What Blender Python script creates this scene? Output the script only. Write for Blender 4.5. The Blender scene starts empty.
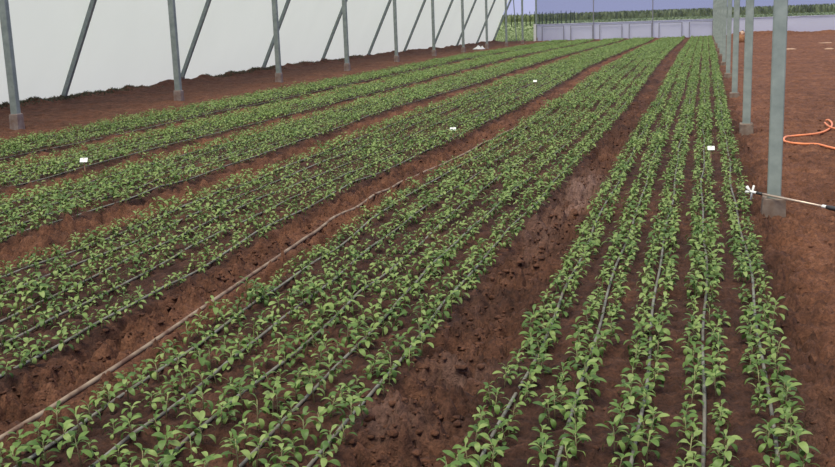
import bpy, math, random
import numpy as np
from mathutils import Matrix, Vector

random.seed(7)
rng = np.random.default_rng(7)
scene = bpy.context.scene
COL = scene.collection

# ------------------------------------------------------------------ camera, world, light, exposure
CAM_H, FPX, YAW, PITCH, ROLL = 1.4, 1041.0, 0.271, 0.204, 0.035
def camera_axes():
    cy, sy, cp, sp = math.cos(YAW), math.sin(YAW), math.cos(PITCH), math.sin(PITCH)
    fw = np.array([-sy * cp, cy * cp, -sp]); r = np.array([cy, sy, 0.0]); u = np.cross(r, fw)
    r2 = math.cos(ROLL) * r - math.sin(ROLL) * u
    return r2, np.cross(r2, fw), fw
AX = camera_axes()
def ground_at(px, py, z=0.0):
    """where the ray through a photo pixel meets the height z"""
    d = AX[2] + AX[0] * (px - 417.5) / FPX - AX[1] * (py - 233.5) / FPX
    t = (z - CAM_H) / d[2]
    return float(d[0] * t), float(d[1] * t)
def to_pixel(P):
    P = np.asarray(P, float) - [0, 0, CAM_H]
    d = P @ AX[2]
    return 417.5 + FPX * (P @ AX[0]) / d, 233.5 - FPX * (P @ AX[1]) / d, d

cam_data = bpy.data.cameras.new('camera')
cam_data.sensor_width = 36.0
cam_data.lens = FPX / 835.0 * 36.0
cam_data.clip_end = 3000
cam = bpy.data.objects.new('camera', cam_data)
COL.objects.link(cam)
m = Matrix.Identity(4)
for i in range(3):
    m[i][0], m[i][1], m[i][2] = AX[0][i], AX[1][i], -AX[2][i]
m[2][3] = CAM_H
cam.matrix_world = m
scene.camera = cam

world = bpy.data.worlds.new('overcast_sky')
scene.world = world
world.use_nodes = True
bgn = world.node_tree.nodes['Background']
bgn.inputs['Color'].default_value = (0.51, 0.54, 0.80, 1)
bgn.inputs['Strength'].default_value = 0.95

sun_data = bpy.data.lights.new('sun', 'SUN')
sun_data.energy = 5.0
sun_data.angle = math.radians(45)
sun_data.color = (1.0, 0.97, 0.76)
sun = bpy.data.objects.new('sun', sun_data)
COL.objects.link(sun)
sun.rotation_euler = (math.radians(22), math.radians(-6), 0)

vs = scene.view_settings
vs.view_transform = 'Standard'
vs.look = 'None'
vs.gamma = 1.0
vs.use_curve_mapping = False
vs.exposure = 0.0

# ------------------------------------------------------------------ helpers
def tag(o, label=None, cat=None, group=None, kind=None):
    if label: o['label'] = label
    if cat: o['category'] = cat
    if group: o['group'] = group
    if kind: o['kind'] = kind
    return o
def empty(name, loc=(0, 0, 0)):
    o = bpy.data.objects.new(name, None)
    o.empty_display_size = 0.05
    COL.objects.link(o)
    o.location = loc
    return o
def link(name, me, parent=None):
    o = bpy.data.objects.new(name, me)
    COL.objects.link(o)
    if parent is not None: o.parent = parent
    return o
def np_mesh(name, verts, faces, mat=None, smooth=False):
    """faces: an (n,3) or (n,4) integer array"""
    verts = np.asarray(verts, np.float32); faces = np.asarray(faces, np.int32)
    k = faces.shape[1]
    me = bpy.data.meshes.new(name)
    me.vertices.add(len(verts)); me.vertices.foreach_set('co', verts.ravel())
    me.loops.add(faces.size); me.loops.foreach_set('vertex_index', faces.ravel())
    me.polygons.add(len(faces))
    me.polygons.foreach_set('loop_start', np.arange(0, faces.size, k, dtype=np.int32))
    me.polygons.foreach_set('use_smooth', np.full(len(faces), smooth, bool))
    me.update(calc_edges=True)
    if mat: me.materials.append(mat)
    return me
class MB:
    def __init__(s): s.v = []; s.f = []
    def add(s, v, f):
        n = len(s.v); s.v += [tuple(p) for p in v]; s.f += [tuple(i + n for i in q) for q in f]
        return s
    def beam(s, a, b, wx, wy, up=(0, 1, 0), bevel=0.006, taper=1.0):
        """rolled rectangular section with chamfered corners from a to b"""
        a, b = Vector(a), Vector(b); d = (b - a).normalized(); u = Vector(up)
        r = d.cross(u).normalized(); u = r.cross(d).normalized()
        pr = []
        for sx, sy in ((1, 1), (-1, 1), (-1, -1), (1, -1)):
            p1 = (sx * (wx / 2 - bevel), sy * wy / 2); p2 = (sx * wx / 2, sy * (wy / 2 - bevel))
            pr += [p2, p1] if sx * sy > 0 else [p1, p2]
        v = [a + r * x + u * y for x, y in pr] + [b + r * x * taper + u * y * taper for x, y in pr]
        n = 8
        f = [(i, (i + 1) % n, n + (i + 1) % n, n + i) for i in range(n)]
        f += [tuple(reversed(range(n))), tuple(range(n, 2 * n))]
        return s.add(v, f)
    def tube(s, pts, rad, n=8, cap=True):
        pts = [Vector(p) for p in pts]; base = len(s.v)
        v = []; f = []
        for i, p in enumerate(pts):
            d = (pts[min(i + 1, len(pts) - 1)] - pts[max(i - 1, 0)]).normalized()
            ref = Vector((0, 0, 1)) if abs(d.z) < 0.9 else Vector((1, 0, 0))
            r = d.cross(ref).normalized(); u = r.cross(d)
            rr = rad[i] if isinstance(rad, (list, tuple)) else rad
            for k in range(n):
                a = 2 * math.pi * k / n
                v.append(p + (r * math.cos(a) + u * math.sin(a)) * rr)
        for i in range(len(pts) - 1):
            for k in range(n):
                f.append((i * n + k, i * n + (k + 1) % n, (i + 1) * n + (k + 1) % n, (i + 1) * n + k))
        if cap:
            f += [tuple(reversed(range(n))), tuple(range((len(pts) - 1) * n, len(pts) * n))]
        return s.add(v, f)
    def build(s, name, mat, parent=None, smooth=False):
        me = bpy.data.meshes.new(name)
        me.from_pydata([tuple(p) for p in s.v], [], s.f)
        me.materials.append(mat)
        if smooth:
            me.polygons.foreach_set('use_smooth', [True] * len(me.polygons))
        me.update()
        return link(name, me, parent)

# ------------------------------------------------------------------ materials
class NT:
    def __init__(s, name):
        s.m = bpy.data.materials.new(name); s.m.use_nodes = True
        s.t = s.m.node_tree; s.b = s.t.nodes['Principled BSDF']; s.o = s.t.nodes['Material Output']
    def n(s, kind, **kw):
        nd = s.t.nodes.new(kind)
        for k, v in kw.items():
            if isinstance(k, str) and k.startswith('i_'): nd.inputs[k[2:].replace('_', ' ')].default_value = v
            else: setattr(nd, k, v)
        return nd
    def l(s, a, b): s.t.links.new(a, b)
    def ramp(s, fac, stops):
        r = s.n('ShaderNodeValToRGB'); e = r.color_ramp.elements
        while len(e) > 1: e.remove(e[-1])
        e[0].position, e[0].color = stops[0][0], (*stops[0][1], 1)
        for p, c in stops[1:]:
            q = e.new(p); q.color = (*c, 1)
        s.l(fac, r.inputs['Fac']); return r.outputs['Color']
    def mix(s, fac, a, b, mode='MIX'):
        x = s.n('ShaderNodeMix', data_type='RGBA', blend_type=mode)
        if isinstance(fac, (int, float)): x.inputs[0].default_value = fac
        else: s.l(fac, x.inputs[0])
        for sock, val in ((6, a), (7, b)):
            if isinstance(val, tuple): x.inputs[sock].default_value = (*val, 1)
            else: s.l(val, x.inputs[sock])
        return x.outputs[2]
    def noise(s, scale, detail=3, rough=0.55, vec=None):
        nd = s.n('ShaderNodeTexNoise'); nd.inputs['Scale'].default_value = scale
        nd.inputs['Detail'].default_value = detail; nd.inputs['Roughness'].default_value = rough
        if vec is None:
            vec = s.n('ShaderNodeTexCoord').outputs['Object']
        s.l(vec, nd.inputs['Vector']); return nd.outputs['Fac']
    def bump(s, h, strength=0.3, dist=0.01):
        b = s.n('ShaderNodeBump'); b.inputs['Strength'].default_value = strength; b.inputs['Distance'].default_value = dist
        s.l(h, b.inputs['Height']); s.l(b.outputs['Normal'], s.b.inputs['Normal'])

def plain(name, col, rough=0.6, metal=0.0, spot=None, scale=30, bump=0.0):
    t = NT(name)
    t.b.inputs['Roughness'].default_value = rough; t.b.inputs['Metallic'].default_value = metal
    nz = t.noise(scale, 4)
    c2 = spot or tuple(c * 0.75 for c in col)
    t.l(t.ramp(nz, [(0.35, c2), (0.65, col)]), t.b.inputs['Base Color'])
    if bump: t.bump(nz, bump, 0.004)
    return t.m

def soil_material():
    t = NT('red_soil')
    pos = t.n('ShaderNodeTexCoord').outputs['Object']
    sep = t.n('ShaderNodeSeparateXYZ'); t.l(pos, sep.inputs[0])
    n_big = t.noise(0.9, 4, 0.6, pos); n_mid = t.noise(7.0, 5, 0.65, pos); n_fine = t.noise(60.0, 5, 0.7, pos)
    attr = t.n('ShaderNodeAttribute', attribute_name='dry').outputs['Fac']
    wet = t.ramp(n_mid, [(0.30, (0.030, 0.0125, 0.0080)), (0.52, (0.056, 0.0240, 0.0155)), (0.74, (0.100, 0.046, 0.030))])
    dry = t.ramp(n_mid, [(0.28, (0.090, 0.036, 0.019)), (0.52, (0.172, 0.071, 0.037)), (0.76, (0.270, 0.125, 0.070))])
    a2 = t.n('ShaderNodeMath', operation='MULTIPLY_ADD'); t.l(n_big, a2.inputs[0]); a2.inputs[1].default_value = 1.5; a2.inputs[2].default_value = -0.75
    a3 = t.n('ShaderNodeMath', operation='ADD', use_clamp=True); t.l(attr, a3.inputs[0]); t.l(a2.outputs[0], a3.inputs[1])
    base = t.mix(a3.outputs[0], wet, dry)
    crust = t.n('ShaderNodeAttribute', attribute_name='crust').outputs['Fac']
    base = t.mix(crust, base, (0.25, 0.155, 0.130))
    fine = t.ramp(n_fine, [(0.36, (0.42, 0.40, 0.40)), (0.64, (1.25, 1.22, 1.20))])
    base = t.mix(0.85, base, fine, 'MULTIPLY')
    t.l(base, t.b.inputs['Base Color'])
    t.b.inputs['Roughness'].default_value = 0.85
    t.b.inputs['Specular IOR Level'].default_value = 0.25
    h = t.n('ShaderNodeMath', operation='ADD'); t.l(n_fine, h.inputs[0]); t.l(n_mid, h.inputs[1])
    t.bump(h.outputs[0], 1.0, 0.02)
    return t.m

def leaf_material(name, dark, mid, light, trans=0.25):
    """leaf green that varies from plant to plant (vertex value on the far plants, object random on the near)"""
    t = NT(name)
    att = t.n('ShaderNodeAttribute', attribute_name='tint').outputs['Fac']
    rnd = t.n('ShaderNodeObjectInfo').outputs['Random']
    r2 = t.n('ShaderNodeMath', operation='ADD'); t.l(att, r2.inputs[0])
    m2 = t.n('ShaderNodeMath', operation='MULTIPLY'); t.l(rnd, m2.inputs[0]); m2.inputs[1].default_value = 1.0
    t.l(m2.outputs[0], r2.inputs[1])
    fr = t.n('ShaderNodeMath', operation='FRACT'); t.l(r2.outputs[0], fr.inputs[0])
    col = t.ramp(fr.outputs[0], [(0.0, dark), (0.5, mid), (1.0, light)])
    nz = t.noise(90, 3)
    col = t.mix(0.35, col, t.ramp(nz, [(0.3, (0.7, 0.7, 0.7)), (0.7, (1.15, 1.15, 1.15))]), 'MULTIPLY')
    t.l(col, t.b.inputs['Base Color'])
    t.b.inputs['Roughness'].default_value = 0.5
    t.b.inputs['Specular IOR Level'].default_value = 0.35
    tr = t.n('ShaderNodeBsdfTranslucent'); t.l(col, tr.inputs['Color'])
    mx = t.n('ShaderNodeMixShader'); mx.inputs[0].default_value = trans
    t.l(t.b.outputs[0], mx.inputs[1]); t.l(tr.outputs[0], mx.inputs[2]); t.l(mx.outputs[0], t.o.inputs['Surface'])
    return t.m

def film_material(name, col, trans, clear=0.0):
    t = NT(name)
    nz = t.noise(0.5, 4)
    c = t.ramp(nz, [(0.3, tuple(x * 0.96 for x in col)), (0.7, col)])
    d = t.n('ShaderNodeBsdfDiffuse'); t.l(c, d.inputs['Color'])
    tr = t.n('ShaderNodeBsdfTranslucent'); t.l(c, tr.inputs['Color'])
    mx = t.n('ShaderNodeMixShader'); mx.inputs[0].default_value = trans
    t.l(d.outputs[0], mx.inputs[1]); t.l(tr.outputs[0], mx.inputs[2])
    out = mx.outputs[0]
    if clear:
        tp = t.n('ShaderNodeBsdfTransparent'); tp.inputs['Color'].default_value = (0.62, 0.64, 0.70, 1)
        m3 = t.n('ShaderNodeMixShader'); m3.inputs[0].default_value = clear
        t.l(out, m3.inputs[1]); t.l(tp.outputs[0], m3.inputs[2]); out = m3.outputs[0]
    t.l(out, t.o.inputs['Surface'])
    return t.m

M = dict(
    soil=soil_material(),
    leaf=leaf_material('seedling_leaf', (0.060, 0.118, 0.026), (0.122, 0.200, 0.045), (0.235, 0.310, 0.098)),
    stem=plain('seedling_stem', (0.22, 0.26, 0.10), 0.6, 0, (0.20, 0.13, 0.08)),
    steel=plain('galvanized_steel', (0.300, 0.345, 0.315), 0.55, 0.15, (0.215, 0.255, 0.235), 9, 0.05),
    concrete=plain('muddy_concrete', (0.20, 0.155, 0.125), 0.9, 0, (0.13, 0.085, 0.065), 14, 0.4),
    pale_concrete=plain('pale_concrete', (0.30, 0.25, 0.22), 0.9, 0, (0.20, 0.13, 0.10), 10, 0.4),
    drip=plain('dusty_drip_tube', (0.175, 0.180, 0.150), 0.6, 0, (0.115, 0.100, 0.078), 16),
    pipe=plain('muddy_hose', (0.260, 0.200, 0.145), 0.8, 0, (0.105, 0.055, 0.036), 11, 0.3),
    orange=plain('orange_rubber', (0.78, 0.25, 0.10), 0.45, 0, (0.62, 0.20, 0.09), 12),
    brass=plain('pale_metal_lance', (0.52, 0.42, 0.34), 0.35, 0.4, (0.45, 0.34, 0.27), 20),
    black=plain('black_plastic', (0.025, 0.025, 0.028), 0.5),
    white=plain('white_plastic', (0.80, 0.80, 0.78), 0.5, 0, (0.70, 0.70, 0.68), 20),
    card=plain('white_card', (0.70, 0.73, 0.70), 0.7, 0, (0.64, 0.67, 0.64), 20),
    wood=plain('tan_wood', (0.36, 0.22, 0.14), 0.8),
    film=film_material('white_film', (0.88, 0.915, 0.87), 0.50),
    skirt=film_material('lilac_skirt_film', (0.58, 0.58, 0.72), 0.35),
    net=film_material('insect_net', (0.30, 0.32, 0.45), 0.45, 0.90),
    frame=plain('dull_frame_metal', (0.20, 0.20, 0.25), 0.7),
    grass=plain('meadow_grass', (0.230, 0.280, 0.125), 0.95, 0, (0.165, 0.215, 0.085), 0.35),
    weed=leaf_material('weed_leaf', (0.070, 0.080, 0.040), (0.110, 0.115, 0.060), (0.150, 0.150, 0.085)),
    tuft=leaf_material('grass_tuft', (0.150, 0.200, 0.085), (0.215, 0.270, 0.125), (0.300, 0.350, 0.190)),
    crop=leaf_material('maize_leaf', (0.140, 0.170, 0.080), (0.190, 0.225, 0.100), (0.260, 0.300, 0.140)),
    darkcrop=leaf_material('dark_stalk', (0.030, 0.045, 0.030), (0.040, 0.060, 0.036), (0.055, 0.080, 0.045)),
    sack=plain('brown_sack', (0.28, 0.13, 0.06), 0.9, 0, (0.17, 0.07, 0.035), 8),
    peach=plain('pale_cloth', (0.75, 0.52, 0.40), 0.9),
)

# ------------------------------------------------------------------ layout of the beds and the ground's height
Y0, Y1, YEND = 2.3, 61.0, 63.35
def curve(base, ys=(), dx=()):
    ys = np.array(ys, float); dx = np.array(dx, float)
    return (lambda y: base + 0 * np.asarray(y, float)) if len(ys) == 0 else (lambda y: base + np.interp(y, ys, dx))
BEDS = [  # outermost drip tubes of each bed: left, right
    (curve(-0.655, (3, 10, 16, 52), (0, -.02, .02, .02)), curve(0.25, (3, 6, 8, 12, 52), (.01, .0, -.01, -.01, .03))),
    (curve(-2.16, (3, 5.3, 7.9, 12, 18, 24, 34, 52), (.03, -.02, -.11, .05, 0, -.10, -.06, -.04)), curve(-1.19, (3, 6, 9, 15, 28, 52), (0, -.03, 0, .05, -.03, .03))),
    (curve(-3.92, (4, 6, 10, 16, 20, 27, 37, 52), (.05, 0, 0, -.12, -.05, .03, .10, .10)), curve(-2.83, (3.5, 5, 6.5, 8.4, 10, 12.5, 17, 28, 36, 52), (.05, .02, -.07, -.09, -.02, .03, .06, -.10, .02, .03))),
    (curve(-5.52, (8, 11, 16, 27, 52), (0, .05, -.06, .1, .2)), curve(-4.62, (6, 10, 16, 21, 28, 36, 52), (0, .05, -.18, .0, -.06, .08, .15))),
    (curve(-6.92), curve(-6.14)),
    (curve(-8.48, (10, 25, 52), (0, .15, .2)), curve(-7.62)),
]
NPIPE = 5
_tab = rng.random((256, 256))
def vnoise(x, y):
    xi = np.floor(x).astype(int); yi = np.floor(y).astype(int)
    fx = x - xi; fy = y - yi
    fx = fx * fx * (3 - 2 * fx); fy = fy * fy * (3 - 2 * fy)
    a = _tab[xi & 255, yi & 255]; b = _tab[(xi + 1) & 255, yi & 255]
    c = _tab[xi & 255, (yi + 1) & 255]; d = _tab[(xi + 1) & 255, (yi + 1) & 255]
    return (a * (1 - fx) + b * fx) * (1 - fy) + (c * (1 - fx) + d * fx) * fy - 0.5
def sstep(a, b, x):
    t = np.clip((x - a) / (b - a), 0, 1); return t * t * (3 - 2 * t)
HOLES = []   # footprints and dents: x, y, radius x, radius y, depth
for px, py, rx, ry, dp in ((410, 398, .085, .10, .075), (447, 381, .06, .04, .055), (455, 420, .05, .06, .018), (478, 345, .06, .05, .02),
                           (430, 450, .06, .08, .022), (560, 240, .05, .12, .02), (500, 320, .05, .07, .02), (585, 200, .06, .2, .015),
                           (120, 372, .05, .06, .02), (190, 330, .06, .06, .02), (60, 395, .06, .05, .02), (812, 350, .07, .06, .02), (820, 300, .1, .07, .02), (800, 425, .04, .06, .02)):
    hx, hy = ground_at(px, py); HOLES.append((hx, hy, rx, ry, dp))
for px, py, rx, ry, dp in ((455, 364, .11, .05, -.042), (385, 440, .08, .06, -.030), (420, 425, .08, .03, -.012), (825, 415, .06, .25, -.012), (470, 395, .05, .03, -.012)):
    hx, hy = ground_at(px, py); HOLES.append((hx, hy, rx, ry, dp))
for k in range(70):
    b = k % 4
    yy = 3 + rng.random() ** 1.6 * 22
    if b == 3: xx = 0.65 + rng.random() * 3.0
    else: xx = 0.5 * (BEDS[b][0](yy) + BEDS[b + 1][1](yy)) + rng.normal() * .07
    HOLES.append((float(xx), yy, .05 + .04 * rng.random(), .06 + .10 * rng.random(), .010 + .018 * rng.random()))

# course of the hose that lies pressed into the path
hp = [ground_at(*p) for p in ((-60, 467), (0, 429), (46.5, 403), (89, 378), (125, 355), (175, 320), (206, 300), (270, 257), (324.6, 219), (379, 190), (426.5, 168), (490, 141), (545, 112))]
hose_y = np.array([p[1] for p in hp]); hose_x = np.array([p[0] for p in hp])

def soil_height(x, y, detail=True):
    """x, y arrays of one shape -> z, path mask"""
    z = -0.20 * sstep(32, 60, y)
    inbed = np.zeros_like(x)
    for L, R in BEDS:
        l = L(y) - 0.11; r = R(y) + 0.10
        inbed = np.maximum(inbed, sstep(-.06, .05, np.minimum(x - l, r - x)))
    side = np.maximum(sstep(.36, .62, x), sstep(-8.7, -9.1, x))
    side = np.where(x < -8.7, np.clip((-8.7 - x) / .4, 0, 1), sstep(.36, .62, x))
    high = np.maximum(inbed, side)
    path = 1 - high
    z = z - 0.038 * path
    # soil heaped against the foot of the film and rising a little towards it
    z = z + 0.13 * np.exp(-((x + 12.45) / .32) ** 2) * (0.8 + .9 * vnoise(y * 1.1, x * 0 + 3.3) + .8 * vnoise(y * 4.1, x * 0 + 7.7))
    # the ridge of soil along the far side of the open bay
    z = z + 0.16 * np.exp(-((y - 62.3) / .8) ** 2) * sstep(.8, 2.0, x) * (1 + 1.6 * vnoise(x * .9, x * 0 + 1.7))
    if detail:
        z_flat = z.copy()
        a = 0.014 + 0.030 * path + 0.006 * side
        wx_ = x + .03 * vnoise(x * 11, y * 11); wy_ = y + .03 * vnoise(x * 11 + 40, y * 11)
        z = z + a * 1.6 * vnoise(x * 3.1, y * 3.1) + a * 3.4 * (np.abs(vnoise(wx_ * 7.3 + 5, wy_ * 7.3)) - .17)
        near = np.clip(1.5 - y / 16, 0, 1)
        z = z + near * a * (3.2 * (np.abs(vnoise(wx_ * 15 + 3, wy_ * 15)) - .17) + 2.3 * (np.abs(vnoise(wx_ * 29, wy_ * 29 + 9)) - .17) + 1.5 * vnoise(x * 52, y * 52))
        z = z + side * .05 * sstep(15, 26, y) * (np.abs(vnoise(x * 2.4, y * 2.4 + 7)) + .6 * np.abs(vnoise(x * 5.1, y * 5.1 + 2)) - .27)
        for hx, hy, rx, ry, dp in HOLES:
            q = ((x - hx) / rx) ** 2 + ((y - hy) / ry) ** 2
            g = np.where(q < 9, np.exp(-q), 0)
            z = z - dp * g * (1 if dp < 0 else (1 - .0)) + (0.30 * dp * np.exp(-(np.sqrt(q) - 1.75) ** 2 * 6) if dp > 0 else 0)
        bedded = np.exp(-((x - np.interp(y, hose_y, hose_x)) / .055) ** 2) * sstep(14.5, 13.0, y)
        z = z * (1 - bedded) + z_flat * bedded
    return z, path, side
def gz(x, y):
    z, _, _ = soil_height(np.array([float(x)]), np.array([float(y)]))
    return float(z[0])

# ------------------------------------------------------------------ the ground
def growing(a, b, s0, k):
    out = [a]; s = s0
    while out[-1] < b:
        out.append(out[-1] + s); s *= k
    return out
ys = [Y0]
while ys[-1] < YEND + .4:
    ys.append(ys[-1] + max(0.0115, 0.0048 * ys[-1]))
xs_mid = list(np.arange(-2.9, 0.95, 0.0105))
xs_l = [-(v) for v in growing(2.9, 14.0, 0.0105, 1.008)][1:][::-1]
xs_r = growing(xs_mid[-1], 24.0, 0.011, 1.022)[1:]
gx = np.array(xs_l + xs_mid + xs_r); gy = np.array(ys)
X, Y = np.meshgrid(gx, gy)
Z, PATH, SIDE = soil_height(X, Y)
nx, ny = len(gx), len(gy)
idx = np.arange(nx * ny).reshape(ny, nx)
quads = np.stack([idx[:-1, :-1], idx[:-1, 1:], idx[1:, 1:], idx[1:, :-1]], -1).reshape(-1, 4)
me = np_mesh('floor', np.stack([X, Y, Z], -1).reshape(-1, 3), quads, M['soil'], True)
# dry soil on the open bay and along the wall, damp soil on the irrigated beds; pale crust where the path was trodden
dry = 0.06 + 0.22 * PATH + 0.80 * SIDE + 0.32 * PATH * sstep(-2.0, -2.4, X)
crust = 0 * X
for px, py, rx, ry, am in ((580, 190, .14, 1.1, .60), (540, 235, .10, .5, .35), (455, 372, .12, .10, .45), (390, 425, .16, .14, .30), (470, 300, .1, .3, .12), (815, 430, .10, .5, .10)):
    hx, hy = ground_at(px, py)
    crust = np.maximum(crust, am * np.exp(-((X - hx) / rx) ** 2 - ((Y - hy) / ry) ** 2))
crust = np.clip(crust * (0.55 + 1.8 * (vnoise(X * 9, Y * 9) + .25)), 0, 1)
for nm, arr in (('dry', dry), ('crust', crust)):
    at = me.attributes.new(nm, 'FLOAT', 'POINT'); at.data.foreach_set('value', arr.astype(np.float32).ravel())
tag(link('floor', me), 'red brown soil floor with raised planting beds and trodden paths', None, None, 'structure')
del X, Y, Z, PATH, SIDE, dry, crust

def field_height(x, y):
    return -0.30
fl = MB()
fl.add([(-420, 62.9, -.31), (420, 62.9, -.31), (420, 900, -.31), (-420, 900, -.31)], [(0, 1, 2, 3)])
fl.add([(-420, 0, -.31), (-13.8, 0, -.31), (-13.8, 62.9, -.31), (-420, 62.9, -.31)], [(0, 1, 2, 3)])
tag(fl.build('meadow', M['grass']), 'grassy field beyond the end of the greenhouse', None, None, 'structure')

# clods lying on the soil
t = (1 + 5 ** .5) / 2
ICO_V = np.array([(-1, t, 0), (1, t, 0), (-1, -t, 0), (1, -t, 0), (0, -1, t), (0, 1, t), (0, -1, -t), (0, 1, -t), (t, 0, -1), (t, 0, 1), (-t, 0, -1), (-t, 0, 1)]) / math.hypot(1, t)
ICO_F = np.array([(0, 11, 5), (0, 5, 1), (0, 1, 7), (0, 7, 10), (0, 10, 11), (1, 5, 9), (5, 11, 4), (11, 10, 2), (10, 7, 6), (7, 1, 8), (3, 9, 4), (3, 4, 2), (3, 2, 6), (3, 6, 8), (3, 8, 9), (4, 9, 5), (2, 4, 11), (6, 2, 10), (8, 6, 7), (9, 8, 1)])
NCL = 9000
cyy = 2.7 + rng.random(NCL) ** 1.7 * 15
cxx = np.where(rng.random(NCL) < .45, rng.uniform(-2.9, .5, NCL), rng.uniform(.36, 2.4, NCL))
sel = rng.random(NCL) < .42
cxx = np.where(sel, np.where(rng.random(NCL) < .62, rng.normal(-.97, .12, NCL), rng.normal(-2.5, .14, NCL)), cxx)
cz, _, _ = soil_height(cxx, cyy)
rad = .003 + .010 * rng.random(NCL) ** 3.2 * (1 + .4 * (cyy > 6))
big = rng.random(NCL) < .12
cyy = np.where(big, 2.8 + rng.random(NCL) * 4.5, cyy)
cxx = np.where(big, np.where(rng.random(NCL) < .6, rng.normal(-.97, .09, NCL), rng.normal(-2.64, .05, NCL)), cxx)
cz = np.where(big, soil_height(cxx, cyy)[0], cz)
rad = np.where(big, .005 + .015 * rng.random(NCL) ** 2.2, rad)
sc = rad[:, None] * rng.uniform(.7, 1.3, (NCL, 3)) * [1.25, 1.25, .55]
vv = ICO_V[None] * (1 + .24 * rng.normal(size=(NCL, 12, 1))) * sc[:, None, :] + np.stack([cxx, cyy, cz - rad * .12], -1)[:, None, :]
ff = (ICO_F[None] + (np.arange(NCL) * 12)[:, None, None]).reshape(-1, 3)
me = np_mesh('soil_clods', vv.reshape(-1, 3), ff, M['soil'], True)
at = me.attributes.new('dry', 'FLOAT', 'POINT'); at.data.foreach_set('value', np.repeat(np.where(cxx > .4, .75, .5), 12).astype(np.float32))
tag(link('soil_clods', me), 'crumbs and small clods of red soil on the paths', 'soil', None, 'stuff')

# ------------------------------------------------------------------ greenhouse frame
S = 5.01
PL, ZL = -9.76, 13.28          # left line of posts
PR, ZR = 0.48, 7.40            # right line of posts
FOOT_X, TOP_X, TOP_Z = -12.40, -9.86, 5.4
def ordinal(k): return ['first', 'second', 'third', 'fourth', 'fifth', 'sixth', 'seventh', 'eighth', 'ninth', 'tenth', 'eleventh', 'twelfth'][k]
def post(x, y, w, foot_w, foot_h, fmat, label, group):
    z = gz(x, y) - 0.02
    r = empty('steel_post', (x, y, z))
    pole = MB().beam((0, 0, 0), (0, 0, 5.6), w, w * .82, bevel=.007).build('pole', M['steel'], r)
    f = MB()
    n = 9; h = foot_h
    # a rough cast block: jittered rings
    ringz = (-.06, h * .45, h * .93, h)
    rn = random.Random(int(y * 100)); v = []; fc = []
    for zi, zz in enumerate(ringz):
        k = (1.06, 1.0, .97, .86)[zi]
        for cx, cy in ((1, 1), (0.05, 1.04), (-1, 1), (-1.03, 0), (-1, -1), (0, -1.03), (1, -1), (1.03, 0)):
            v.append((cx * foot_w / 2 * k * rn.uniform(.95, 1.05), cy * foot_w / 2 * k * rn.uniform(.95, 1.05), zz + rn.uniform(-.008, .008)))
    for zi in range(3):
        for k in range(8):
            fc.append((zi * 8 + k, zi * 8 + (k + 1) % 8, zi * 8 + 8 + (k + 1) % 8, zi * 8 + 8 + k))
    fc.append(tuple(range(24, 32)))
    f.add(v, fc).build('footing', fmat, r)
    tag(r, label, 'post', group)
    return r
for k in range(12):
    lab = 'galvanized square post with muddy concrete footing behind the spray lance' if k == 0 else \
        'galvanized square post beside the bare soil, %s in line behind the spray lance' % ordinal(k)
    post(PR, ZR + S * k, .088, .150, .115, M['concrete'], lab, 'posts along the bare soil')
for k in range(11):
    r = post(PL, ZL + S * k, .115 if k < 4 else .10, .145, .24, M['pale_concrete'],
             'grey steel post with pale footing by the white film wall, %s from the far end' % ordinal(10 - k), 'posts along the film wall')

# slanting struts from the foot of the film up to the post heads
for k in range(1, 11):
    y = ZL + S * k + .14
    zb = gz(FOOT_X, y)
    r = empty('slanting_strut', (FOOT_X, y, zb))
    dx, dz = TOP_X - FOOT_X, TOP_Z - zb
    MB().beam((-dx * .02, 0, -dz * .02), (dx, 0, dz), .095, .08, bevel=.008).build('strut_bar', M['steel'], r)
    MB().beam((-.02, 0, -.06), (.02, 0, .05), .15, .14, bevel=.02, taper=.8).build('foot', M['concrete'], r)
    tag(r, 'slanting grey steel strut against the white film wall, %s from the far end' % ordinal(10 - k), 'strut', 'struts along the film wall')

# white film side wall, leaning in along the struts
nyw, nzw = 150, 30
wy = np.linspace(4.0, YEND + .15, nyw); wt = np.linspace(-.03, 1.05, nzw)
WY, WT = np.meshgrid(wy, wt)
wx = FOOT_X - .16 + (TOP_X - FOOT_X) * WT
wz = -.12 + (TOP_Z + .12) * WT - .18 * sstep(32, 60, WY) * (1 - WT)
ph = (WY - ZL) / S
sag = .022 * np.sin(np.pi * (ph % 1.0)) + .03 * vnoise(WY * .8, WT * 3) + .010 * vnoise(WY * 3.0, WT * 2 + 8)
wx = wx - sag
ii = np.arange(nyw * nzw).reshape(nzw, nyw)
q = np.stack([ii[:-1, :-1], ii[:-1, 1:], ii[1:, 1:], ii[1:, :-1]], -1).reshape(-1, 4)
tag(link('wall_left', np_mesh('wall_left', np.stack([wx, WY, wz], -1).reshape(-1, 3), q, M['film'], True)), 'white plastic film side wall leaning inwards', None, None, 'structure')

# end wall: low opaque skirt and insect net above
def sheet(name, x0, x1, z0, z1, mat, label, wav=.02, nxs=90, nzs=6, topwave=.0):
    sx = np.linspace(x0, x1, nxs); sz = np.linspace(0, 1, nzs)
    SX, SZ = np.meshgrid(sx, sz)
    yy = YEND + wav * vnoise(SX * 1.7, SZ * 2) * 2
    zz = z0 + (z1 - z0 + topwave * np.sin(SX * 2 * np.pi / 3.41)) * SZ
    jj = np.arange(nxs * nzs).reshape(nzs, nxs)
    qq = np.stack([jj[:-1, :-1], jj[:-1, 1:], jj[1:, 1:], jj[1:, :-1]], -1).reshape(-1, 4)
    return tag(link(name, np_mesh(name, np.stack([SX, yy, zz], -1).reshape(-1, 3), qq, mat, True)), label, None, None, 'structure')
sheet('wall_far', PL, 24.0, -.32, .77, M['skirt'], 'low lilac film skirt across the far end', topwave=.012)
sheet('wall_far_net', PL, 24.0, .74, 4.3, M['net'], 'bluish insect net above the skirt at the far end', wav=.01)
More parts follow.
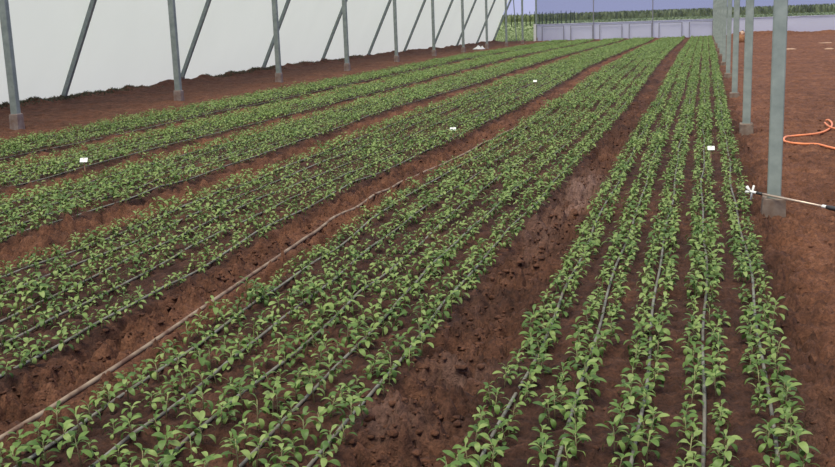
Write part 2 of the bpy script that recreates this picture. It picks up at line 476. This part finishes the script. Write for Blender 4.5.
ed = MB().beam((PL - .08, YEND - .03, -.3), (PL - .08, YEND - .03, .80), .15, .04).build('trim_1', M['white'])
tag(ed, 'white folded edge of the end skirt by the corner post', None, None, 'structure')
rl = MB().tube([(x, YEND - .035, .765) for x in np.linspace(PL, 24, 14)], .018, 6).build('trim_2', M['skirt'])
tag(rl, 'rail along the top edge of the end skirt', None, None, 'structure')
for k, x in enumerate((PL + 3.413, PL + 6.827, PR - .02)):
    r = empty('end_wall_stud', (x, YEND - .09, -.25))
    MB().beam((0, 0, -.05), (0, 0, 4.5), .055, .05, bevel=.005).build('stud', M['frame'], r)
    MB().beam((0, 0, -.05), (0, 0, .08), .14, .12, bevel=.02).build('footing', M['concrete'], r)
    tag(r, 'thin dark upright of the far end wall, %s from the film wall corner' % ordinal(k), 'post', 'uprights of the end wall')
for k in range(6):
    x0 = PL + .37 + 1.707 * k
    r = empty('skirt_frame', (x0, YEND - .10, -.22))
    for xx in (0, 1.29):
        MB().beam((xx, 0, -.05), (xx, 0, .86), .045, .03, bevel=.004).build('upright', M['frame'], r)
    MB().beam((0, -.01, .86), (1.29, -.01, .86), .03, .025, up=(0, 0, 1), bevel=.004).build('top_rail', M['frame'], r)
    tag(r, 'thin metal frame against the end skirt, %s from the film wall corner' % ordinal(k), 'frame', 'frames along the end skirt')
r = empty('corner_stay', (-10.95, YEND - .05, -.2))
MB().beam((0, 0, -.05), (-.25, 0, 4.0), .05, .05, bevel=.005).build('stay_bar', M['steel'], r)
MB().beam((0, 0, -.05), (0, 0, .06), .12, .12, bevel=.02).build('foot', M['concrete'], r)
tag(r, 'thin leaning stay in the open corner between film wall and end skirt', 'post')

# ------------------------------------------------------------------ drip tubes
BEDTXT = ['bed beside posts', 'bed between footprints and hose', 'bed past the pale hose',
          'third bed from film wall', 'second bed from film wall', 'bed nearest film wall']
def drip_x(b, k, y):
    L, R = BEDS[b]; t = k / (NPIPE - 1)
    return L(y) * (1 - t) + R(y) * t
for b in range(6):
    for k in range(NPIPE):
        pts = []; y = 2.4 if b < 3 else 4.5
        ph1, ph2 = random.uniform(0, 6), random.uniform(0, 6)
        while y < Y1 - .3:
            x = float(drip_x(b, k, y)) + .010 * math.sin(y * 1.3 + ph1) + .007 * math.sin(y * 3.1 + ph2)
            z = float(soil_height(np.array([x]), np.array([y]))[0][0]) * .6
            pts.append((x, y, z + .014 + .004 * math.sin(y * 2.3 + ph2)))
            y += .12 if y < 9 else (.4 if y < 20 else 1.2)
        # never dips into the soil
        P = np.array(pts); g = soil_height(P[:, 0], P[:, 1])[0]
        gs = g.copy()
        for _ in range(14):
            gs[1:-1] = np.maximum(g[1:-1], (gs[:-2] + 2 * gs[1:-1] + gs[2:]) / 4)
        P[:, 2] = np.maximum(gs, g) + .002
        tube = MB().tube([tuple(p) for p in P], .0072, 6).build('drip_tube', M['drip'], None, True)
        tag(tube, 'dusty grey drip tube, %s from the posts, in %s' % (ordinal(NPIPE - 1 - k), BEDTXT[b]), 'drip tube', 'drip tubes on the beds')

# muddy hose in the path
hp = [Vector((x, y, 0)) for x, y in hp]
for _ in range(2):
    hp = [hp[0]] + [(hp[i - 1] + hp[i] * 2 + hp[i + 1]) / 4 for i in range(1, len(hp) - 1)] + [hp[-1]]
pts = []
for i in range(len(hp) - 1):
    p0, p1, p2, p3 = hp[max(i - 1, 0)], hp[i], hp[i + 1], hp[min(i + 2, len(hp) - 1)]
    for s in range(6):
        t_ = s / 6
        p = .5 * ((2 * p1) + (p2 - p0) * t_ + (2 * p0 - 5 * p1 + 4 * p2 - p3) * t_ ** 2 + (3 * p1 - p0 - 3 * p2 + p3) * t_ ** 3)
        pts.append((p.x, p.y, gz(p.x, p.y)))
pts = np.array(pts)
for _ in range(40):
    pts[1:-1] = (pts[:-2] + 2 * pts[1:-1] + pts[2:]) / 4
dense = np.linspace(0, len(pts) - 1, len(pts) * 6)
pts = np.stack([np.interp(dense, np.arange(len(pts)), pts[:, c]) for c in range(3)], -1)
gh = np.max([soil_height(pts[:, 0] + o, pts[:, 1])[0] for o in (-.008, 0, .008)], 0)
hz = gh.copy()
for _ in range(60):
    hz[1:-1] = np.maximum(gh[1:-1] - .004, (hz[:-2] + 2 * hz[1:-1] + hz[2:]) / 4)
pts[:, 2] = hz + .006
pts = pts[::3]
tag(MB().tube([tuple(p) for p in pts], .0115, 8).build('hose', M['pipe'], None, True), 'pale muddy hose lying along the bare path between two beds', 'hose')

# ------------------------------------------------------------------ seedlings
def leaf_grid(length, width, droop, fold, nl, nw, petiole, rise):
    """leaf blade pointing +x from the origin: obovate, folded on the midrib, arching over"""
    V = []; F = []
    ang = rise; px = pz = 0.0
    st = []
    tot = petiole + length; segs = nl
    # petiole
    x = petiole * math.cos(rise); z = petiole * math.sin(rise)
    a = rise; ds = length / segs
    st.append((0, 0, .0016)); 
    for i in range(segs + 1):
        t_ = i / segs
        w = width * (math.sin(math.pi * min(1, .06 + .90 * t_ ** 1.05)) ** .75) * .5
        if i == 0: w = .0022
        if i == segs: w = width * (.12 if segs > 2 else .2)
        st.append((x, z, w))
        a -= droop / segs
        x += math.cos(a) * ds; z += math.sin(a) * ds
    for (sx, sz, w) in st:
        for j in range(nw + 1):
            u = -1 + 2 * j / nw
            V.append((sx, u * w, sz + abs(u) * w * fold - .25 * w * (abs(u) ** 3)))
    for i in range(len(st) - 1):
        for j in range(nw):
            p = i * (nw + 1) + j
            F.append((p, p + 1, p + nw + 2, p + nw + 1))
    return np.array(V), np.array(F)
def rot_place(V, yaw, base, roll=0.0):
    c, s = math.cos(roll), math.sin(roll)
    y, z = V[:, 1] * c - V[:, 2] * s, V[:, 1] * s + V[:, 2] * c
    x = V[:, 0]; c, s = math.cos(yaw), math.sin(yaw)
    return np.stack([x * c - y * s, x * s + y * c, z], -1) + np.array(base)
def plant_plan(rn):
    """heights, angles and sizes of one seedling's leaves"""
    H = rn.uniform(.060, .095); lean = rn.uniform(0, .018); la = rn.uniform(0, 6.28)
    top = (math.cos(la) * lean, math.sin(la) * lean, H)
    leaves = []; yaw = rn.uniform(0, 6.28)
    n = rn.choice((7, 8, 9, 10))
    for i in range(n):
        t_ = i / (n - 1)
        f = .38 + .60 * t_
        yaw += 2.4 + rn.uniform(-.35, .35)
        ln = (.028 + .015 * math.sin(math.pi * min(1, t_ * .9 + .12))) * rn.uniform(.85, 1.2)
        leaves.append(dict(base=tuple(c * f for c in top), yaw=yaw, length=ln, width=ln * rn.uniform(.40, .54), droop=rn.uniform(1.1, 2.2) * (1.15 - .55 * t_),
                           fold=rn.uniform(.15, .6), petiole=rn.uniform(.010, .020) * (1.2 - .6 * t_), rise=.15 + .75 * t_ + rn.uniform(-.1, .3), roll=rn.uniform(-.4, .4)))
    # small side shoots low down on the stem
    for i in range(rn.choice((0, 1, 2))):
        yaw += 2.1
        leaves.append(dict(base=tuple(c * .22 for c in top), yaw=yaw, length=.024, width=.016, droop=1.0, fold=.2, petiole=.016, rise=.5, roll=0))
    return top, leaves
NVAR = 14
plans = [plant_plan(random.Random(100 + i)) for i in range(NVAR)]
def plan_mesh(plan, nl, nw, nside, keep=None):
    top, leaves = plan
    parts = []
    mb = MB().tube([(0, 0, -.012), (top[0] * .35, top[1] * .35, top[2] * .5), top], [.0026, .0022, .0013], nside)
    parts.append(('stem', np.array(mb.v, float), mb.f))
    for i, lf in enumerate(leaves if keep is None else leaves[::-1][:keep]):
        V, F = leaf_grid(lf['length'], lf['width'], lf['droop'], lf['fold'], nl, nw, lf['petiole'], lf['rise'])
        parts.append(('leaf', rot_place(V, lf['yaw'], lf['base'], lf['roll']), F))
    return parts

# every planting spot
spots = []     # x, y, bed, tube
for b in range(6):
    for k in range(NPIPE):
        for side in (-1, 1):
            off = (.043, .050, .052, .050, .045, .050)[b]
            y = 2.5 + rng.random() * .1 if b < 3 else 4.5
            step = .110
            while y < Y1:
                yy = y + rng.normal() * .016
                x = float(drip_x(b, k, yy)) + side * off + rng.normal() * .011
                y += step
                if rng.random() < .055: continue
                spots.append((x, yy, b, k, side))
spots = np.array(spots)
sz_, _, _ = soil_height(spots[:, 0], spots[:, 1])
P3 = np.stack([spots[:, 0], spots[:, 1], sz_ + .06], -1)
u_, v_, d_ = to_pixel(P3)
keep = (u_ > -170) & (u_ < 1010) & (v_ < 640) & (d_ > 1.0)
spots, sz_, u_, v_, d_ = spots[keep], sz_[keep], u_[keep], v_[keep], d_[keep]
inframe = (u_ > -8) & (u_ < 843) & (v_ < 478)
order = np.argsort(np.where(inframe, d_, 1e6))
near = order[:300]; rest = order[300:]

var_meshes = []
for i, pl in enumerate(plans):
    lst = []
    for nm, V, F in plan_mesh(pl, 5, 4, 5):
        me = bpy.data.meshes.new(nm)
        me.from_pydata([tuple(p) for p in V], [], [tuple(int(a) for a in q) for q in F])
        me.polygons.foreach_set('use_smooth', [True] * len(me.polygons))
        me.materials.append(M['stem'] if nm == 'stem' else M['leaf'])
        me.update(); lst.append((nm, me))
    var_meshes.append(lst)
rs = random.Random(5)
for n in near:
    x, y, b, k, sd = spots[n]
    r = empty('seedling', (float(x), float(y), float(sz_[n])))
    r.rotation_euler = (rs.uniform(-.12, .12), rs.uniform(-.12, .12), rs.uniform(0, 6.28))
    s = rs.uniform(.72, 1.25); r.scale = (s, s, s * rs.uniform(.95, 1.1))
    size = 'large' if s > 1.07 else ('small' if s < .87 else 'medium')
    for nm, me in var_meshes[rs.randrange(NVAR)]:
        link(nm, me, r)
    tag(r, '%s seedling on %s side of %s drip tube from posts, %s' % (size, 'post' if sd > 0 else 'film', ordinal(NPIPE - 1 - int(k)), BEDTXT[int(b)]), 'seedling', 'seedlings in the beds')

# all the others, one mesh
def lod_template(plan, nl, nw, keep, fat=1.0):
    Vs, Fs, n = [], [], 0
    for nm, V, F in plan_mesh(plan, nl, nw, 3, keep):
        if nm == 'stem':
            if nl < 3: continue   # the stem does not show that far
            F = [q for q in F if len(q) == 4]
        F = np.array(F, int)
        Vs.append(V); Fs.append(F + n); n += len(V)
    V = np.concatenate(Vs) * [fat, fat, 1]; return V, np.concatenate(Fs)
lods = [(0, 7.5, 4, 2, None, 1.0), (7.5, 17, 3, 2, 8, 1.02), (17, 200, 2, 1, 7, 1.12)]
AV, AF, AT, off = [], [], [], 0
dr = d_[rest]
for d0, d1, nl, nw, kp, fat in lods:
    sel_ = rest[(dr >= d0) & (dr < d1)]
    vi = rng.integers(0, NVAR, len(sel_))
    for v in range(NVAR):
        ids = sel_[vi == v]
        if len(ids) == 0: continue
        V, F = lod_template(plans[v], nl, nw, kp, fat)
        a = rng.uniform(0, 6.28, len(ids)); s = rng.uniform(.78, 1.20, len(ids)) * (1 + .45 * vnoise(spots[ids, 0] * 2.1, spots[ids, 1] * 1.3)) * (1.0 if d0 < 17 else 1.1)
        ca, sa = np.cos(a) * s, np.sin(a) * s
        out = np.stack([V[None, :, 0] * ca[:, None] - V[None, :, 1] * sa[:, None], V[None, :, 0] * sa[:, None] + V[None, :, 1] * ca[:, None], V[None, :, 2] * s[:, None]], -1)
        out += np.stack([spots[ids, 0], spots[ids, 1], sz_[ids]], -1)[:, None, :]
        AV.append(out.reshape(-1, 3))
        AF.append((F[None] + (np.arange(len(ids)) * len(V))[:, None, None] + off).reshape(-1, 4))
        lt = rng.random(64)[np.arange(len(V)) // max(1, (nl + 2) * (nw + 1))]
        AT.append(((rng.random(len(ids))[:, None] * .6 + lt[None, :] * .4)).ravel())
        off += out.shape[0] * out.shape[1]
me = np_mesh('seedling_rows', np.concatenate(AV), np.concatenate(AF), M['leaf'], True)
at = me.attributes.new('tint', 'FLOAT', 'POINT'); at.data.foreach_set('value', np.concatenate(AT).astype(np.float32))
tag(link('seedling_rows', me), 'dense rows of green seedlings running to the far end', 'seedlings', None, 'stuff')
print('triangles in far seedlings', 2 * len(me.polygons), 'plants', len(spots), 'ground', 2 * len(quads))

# ------------------------------------------------------------------ small things
def marker(px, py, w, h, rz, label, z=.13):
    x, y = ground_at(px, py, z)
    g = gz(x, y)
    r = empty('plant_marker', (x, y, g)); r.rotation_euler = (0, 0, rz)
    MB().beam((0, 0, -.03), (0, 0, z - g + h * .3), .012, .006, bevel=.001).build('stake', M['wood'], r)
    c = MB().beam((-w / 2, -.006, z - g), (w / 2, -.006, z - g), .004, h, up=(0, .8, 1), bevel=.001).build('card', M['card'], r)
    tag(r, label, 'plant marker', 'white markers among the seedlings')
marker(84, 160, .075, .050, .25, 'white card marker standing in the second bed from the film wall')
marker(453, 129, .070, .045, .25, 'white card marker in the bed past the pale hose, closer to the film wall posts')
marker(535, 81, .07, .045, .25, 'small far white card marker at the edge of the bed past the pale hose')
marker(711, 148, .064, .044, .1, 'white card marker in the bed beside the steel posts')

# spray lance leaning across the foot of the first post
hx, hy = ground_at(832, 208.5, .05)
px_, py_ = PR - .005, ZR - .052
def ray_at_y(px, py, Y):
    d = AX[2] + AX[0] * (px - 417.5) / FPX - AX[1] * (py - 233.5) / FPX
    t_ = Y / d[1]; return Vector((d[0] * t_, Y, CAM_H + d[2] * t_))
A = ray_at_y(826, 207, ZR - .30); Bp = ray_at_y(760, 193.5, ZR - .02); 
r = empty('spray_lance', tuple(A))
dirv = (Bp - A)
MB().tube([(0, 0, 0), tuple(dirv * .5), tuple(dirv)], .008, 8).build('tube', M['brass'], r, True)
u = dirv.normalized()
MB().tube([tuple(u * -.004), tuple(u * .022), tuple(u * .03)], [.012, .012, .008], 8).build('collar', M['white'], r, True)
hd = MB().tube([tuple(u * -.002), tuple(u * -.03), tuple(u * -.10), tuple(u * -.22), tuple(u * -.26)], [.012, .016, .015, .017, .012], 10).build('grip', M['black'], r, True)
MB().tube([tuple(u * -.10 + Vector((0, 0, -.014))), tuple(u * -.13 + Vector((0, -.012, -.030))), tuple(u * -.20 + Vector((0, -.01, -.028)))], .005, 6).build('trigger', M['black'], hd, True)
e = dirv
MB().tube([tuple(e - u * .02), tuple(e + u * .025)], .011, 8).build('nozzle_nut', M['black'], r, True)
nz = MB()
s_ = e + u * .03
side = Vector((0, 0, 1)).cross(u).normalized()
nz.tube([tuple(s_), tuple(s_ + u * .05)], .009, 8)
nz.tube([tuple(s_ + u * .03 + Vector((.010, 0, .045))), tuple(s_ + u * .03), tuple(s_ + u * .04 + Vector((0, 0, -.055)))], .0075, 8)
nz.tube([tuple(s_ + u * .045), tuple(s_ + u * .075 + Vector((0, 0, .030)))], [.008, .011], 8)
nz.tube([tuple(s_ + u * .045), tuple(s_ + u * .08 + Vector((0, 0, -.010)))], [.008, .011], 8)
nz.build('nozzle', M['white'], r, True)
tag(r, 'thin metal spray lance with white nozzle and black grip leaning across a post foot', 'spray lance')

# orange hose on the bare soil
def smooth_path(pix, lift, sub=6, zs=None):
    P = [Vector((*ground_at(*p), 0)) for p in pix]
    out = []
    for i in range(len(P) - 1):
        p0, p1, p2, p3 = P[max(i - 1, 0)], P[i], P[i + 1], P[min(i + 2, len(P) - 1)]
        for s in range(sub):
            t_ = s / sub
            p = .5 * ((2 * p1) + (p2 - p0) * t_ + (2 * p0 - 5 * p1 + 4 * p2 - p3) * t_ ** 2 + (3 * p1 - p0 - 3 * p2 + p3) * t_ ** 3)
            out.append((p.x, p.y))
    A_ = np.array(out)
    for _ in range(30):
        A_[1:-1] = (A_[:-2] + 2 * A_[1:-1] + A_[2:]) / 4
    g_ = soil_height(A_[:, 0], A_[:, 1])[0]
    g0 = g_.copy()
    for _ in range(150):
        g_[1:-1] = (g_[:-2] + 2 * g_[1:-1] + g_[2:]) / 4
    g_ = np.maximum(g_, g0 - .010) + .004
    for _ in range(6):
        g_[1:-1] = (g_[:-2] + 2 * g_[1:-1] + g_[2:]) / 4
    return [(a, b_, c + lift) for (a, b_), c in zip(A_, g_)]
oh = smooth_path([(905, 170), (870, 159), (835, 150.5), (818, 147), (800, 145.5), (787, 144.5), (782, 142), (785, 139.5), (795, 138), (808, 137.5), (821, 135.5), (829, 132), (832.5, 127.5), (832, 123.5), (828.5, 121.2), (825.5, 121.5)], .012)
tag(MB().tube(oh, .0125, 8).build('orange_hose', M['orange'], None, True), 'orange hose looping over the bare red soil beside the posts', 'hose')
oh2 = smooth_path([(824.5, 126.5), (827, 129), (832, 132), (840, 134), (860, 137), (900, 140)], .030)
tag(MB().tube(oh2, .0105, 8).build('orange_hose', M['orange'], None, True), 'short orange hose end crossing the loop of the longer orange hose', 'hose')

# pale scraps
def scrap(px, py, L, W, H, mat, label, seed):
    x, y = ground_at(px, py); rn = np.random.default_rng(seed)
    n, m_ = 9, 6
    uu, vv2 = np.meshgrid(np.linspace(-1, 1, n), np.linspace(-1, 1, m_))
    hz = H * (1 - uu ** 2 * .8) * (1 - vv2 ** 2 * .8) * (1 + .5 * rn.normal(size=uu.shape))
    top = np.stack([uu * L / 2 * (1 - .2 * vv2 ** 2), vv2 * W / 2 * (1 - .3 * uu ** 2), hz], -1).reshape(-1, 3)
    bot = top * [1, 1, 0] - [0, 0, .01]
    jj = np.arange(n * m_).reshape(m_, n)
    qt = np.stack([jj[:-1, :-1], jj[:-1, 1:], jj[1:, 1:], jj[1:, :-1]], -1).reshape(-1, 4)
    rim = np.concatenate([jj[0], jj[1:, -1], jj[-1, -2::-1], jj[-2:0:-1, 0]])
    qs = np.stack([np.roll(rim, -1), rim, rim + n * m_, np.roll(rim, -1) + n * m_], -1)
    o = link('film_scrap', np_mesh('film_scrap', np.concatenate([top, bot]), np.concatenate([qt, qt[:, ::-1] + n * m_, qs]), mat, True))
    o.location = (x, y, gz(x, y) + .005); o.rotation_euler = (0, 0, rn.uniform(-.3, .3))
    tag(o, label, 'plastic scrap', 'pale scraps on the soil')
scrap(479, 46.8, .55, .6, .10, M['white'], 'crumpled white film scrap on the soil by the film wall', 1)
scrap(790, 49.5, .40, .5, .025, M['wood'], 'pale flat scrap lying on the bare soil past the first post', 2)
scrap(829, 49.2, .30, .5, .025, M['wood'], 'pale flat scrap at the open side of the bare soil', 3)
scrap(826, 41, .60, .6, .02, M['wood'], 'long pale scrap on the bare soil close to the end skirt', 4)

# tied sack standing in the open bay
sx_, sy_ = ground_at(741.5, 43.0, -.15)
r = empty('sack', (sx_, sy_, gz(sx_, sy_)))
body = MB()
body.tube([(0, 0, -.02), (0, 0, .02), (.01, 0, .14), (0, 0, .26), (.01, 0, .34)], [.13, .16, .17, .14, .07], 12).build('bag_body', M['sack'], r, True)
MB().tube([(.01, 0, .33), (.02, 0, .37), (.03, 0, .46), (.05, .01, .50)], [.06, .05, .10, .07], 12).build('bag_mouth', M['peach'], r, True)
tag(r, 'small brown sack with pale mouth standing on the bare soil near the end skirt', 'sack')

# ------------------------------------------------------------------ weeds along the film, grass and crops outside
def blades(N, fx, fy, fz, h, w, bend, mat, name, label, cat, seed, kind='stuff', segs=2):
    g = np.random.default_rng(seed)
    x, y = fx(g, N), fy(g, N)
    z = fz(x, y); hh = h * g.uniform(.5, 1.15, N); a = g.uniform(0, 6.28, N); fa = g.uniform(0, 6.28, N)
    bd = bend * hh * g.uniform(.3, 1.2, N)
    V = []
    for i in range(segs + 1):
        t_ = i / segs; ww = w * g.uniform(.7, 1.3, N) * (1 - t_ ** 2 * .92)
        cx = x + np.cos(fa) * bd * t_ ** 2; cy = y + np.sin(fa) * bd * t_ ** 2; cz = z + hh * (t_ - .25 * bend * t_ ** 2)
        V.append(np.stack([cx + np.cos(a) * ww / 2, cy + np.sin(a) * ww / 2, cz], -1)); V.append(np.stack([cx - np.cos(a) * ww / 2, cy - np.sin(a) * ww / 2, cz], -1))
    V = np.stack(V, 1); n = 2 * (segs + 1)
    F = np.array([(2 * i, 2 * i + 1, 2 * i + 3, 2 * i + 2) for i in range(segs)])
    me = np_mesh(name, V.reshape(-1, 3), (F[None] + (np.arange(N) * n)[:, None, None]).reshape(-1, 4), mat)
    at = me.attributes.new('tint', 'FLOAT', 'POINT'); at.data.foreach_set('value', np.repeat(g.random(N), n).astype(np.float32))
    return tag(link(name, me), label, cat, None, kind)
soil_z = lambda x, y: soil_height(x, y)[0] - .01
def weedy_x(g, N): return -12.36 + g.normal(size=N) * .10
def weedy_y(g, N):
    y = g.uniform(11, 40, N * 3); m_ = g.random(N * 3) < np.clip(.9 - (y - 12) / 30 + 1.2 * vnoise(y * .7, y * 0), 0.02, 1)
    y = y[m_]; return np.resize(y, N)
blades(5200, weedy_x, weedy_y, soil_z, .06, .022, .9, M['weed'], 'weed_strip', 'low dull green weeds along the foot of the film wall', 'weeds', 11)
field = lambda x, y: np.full_like(x, -.33)
blades(9000, lambda g, N: g.uniform(-26, -9, N), lambda g, N: 63.6 + g.random(N) ** 1.5 * 36, field, .34, .07, .9, M['tuft'], 'grass_tufts', 'rough green grass outside the far corner of the film wall', 'grass', 12)
blades(9000, lambda g, N: g.uniform(-45, 40, N), lambda g, N: g.uniform(100, 230, N), field, .30, .30, .9, M['tuft'], 'meadow_tufts', 'pale green strip of grass in front of the tall field', 'grass', 13)
blades(16000, lambda g, N: g.uniform(-115, 90, N), lambda g, N: 235 + 60 * g.random(N) ** 1.4, field, 1.75, .8, .35, M['crop'], 'tall_crop', 'tall dark green crop growing in the field beyond the greenhouse', 'crop', 14, segs=3)

# dark slim stalks standing at the corner of the field
rn = random.Random(3)
stk = []
for i, px in enumerate((505, 511.5, 517, 521.5, 526, 530.2, 535, 539, 542.3, 546.2, 550, 553.4, 557.5, 561.5, 566, 570.5, 574.5)):
    Yd = 150.0
    xg, _g = None, None
    P0 = ray_at_y(px, 20, Yd)
    h = rn.uniform(1.75, 2.15)
    r = empty('tall_stalk', (P0.x, Yd, -.32))
    r.rotation_euler = (0, 0, rn.uniform(0, 6))
    MB().tube([(0, 0, 0), (.02, 0, h * .5), (.04, .02, h)], [.085, .075, .03], 5).build('stem', M['darkcrop'], r)
    for j in range(6):
        z0 = h * (.25 + .11 * j); a = 2.4 * j
        c, s = math.cos(a), math.sin(a)
        MB().add([(0, -.05, z0), (0, .05, z0), (.16 * c - .05 * s, .16 * s + .05 * c, z0 + .25), (.16 * c + .05 * s, .16 * s - .05 * c, z0 + .25), (.28 * c, .28 * s, z0 + .12)],
                 [(0, 1, 2, 3), (3, 2, 4)]).build('leaf', M['darkcrop'], r)
    tag(r, 'slim dark stalk in the row at the corner of the tall field', 'plant', 'dark stalks in the field')
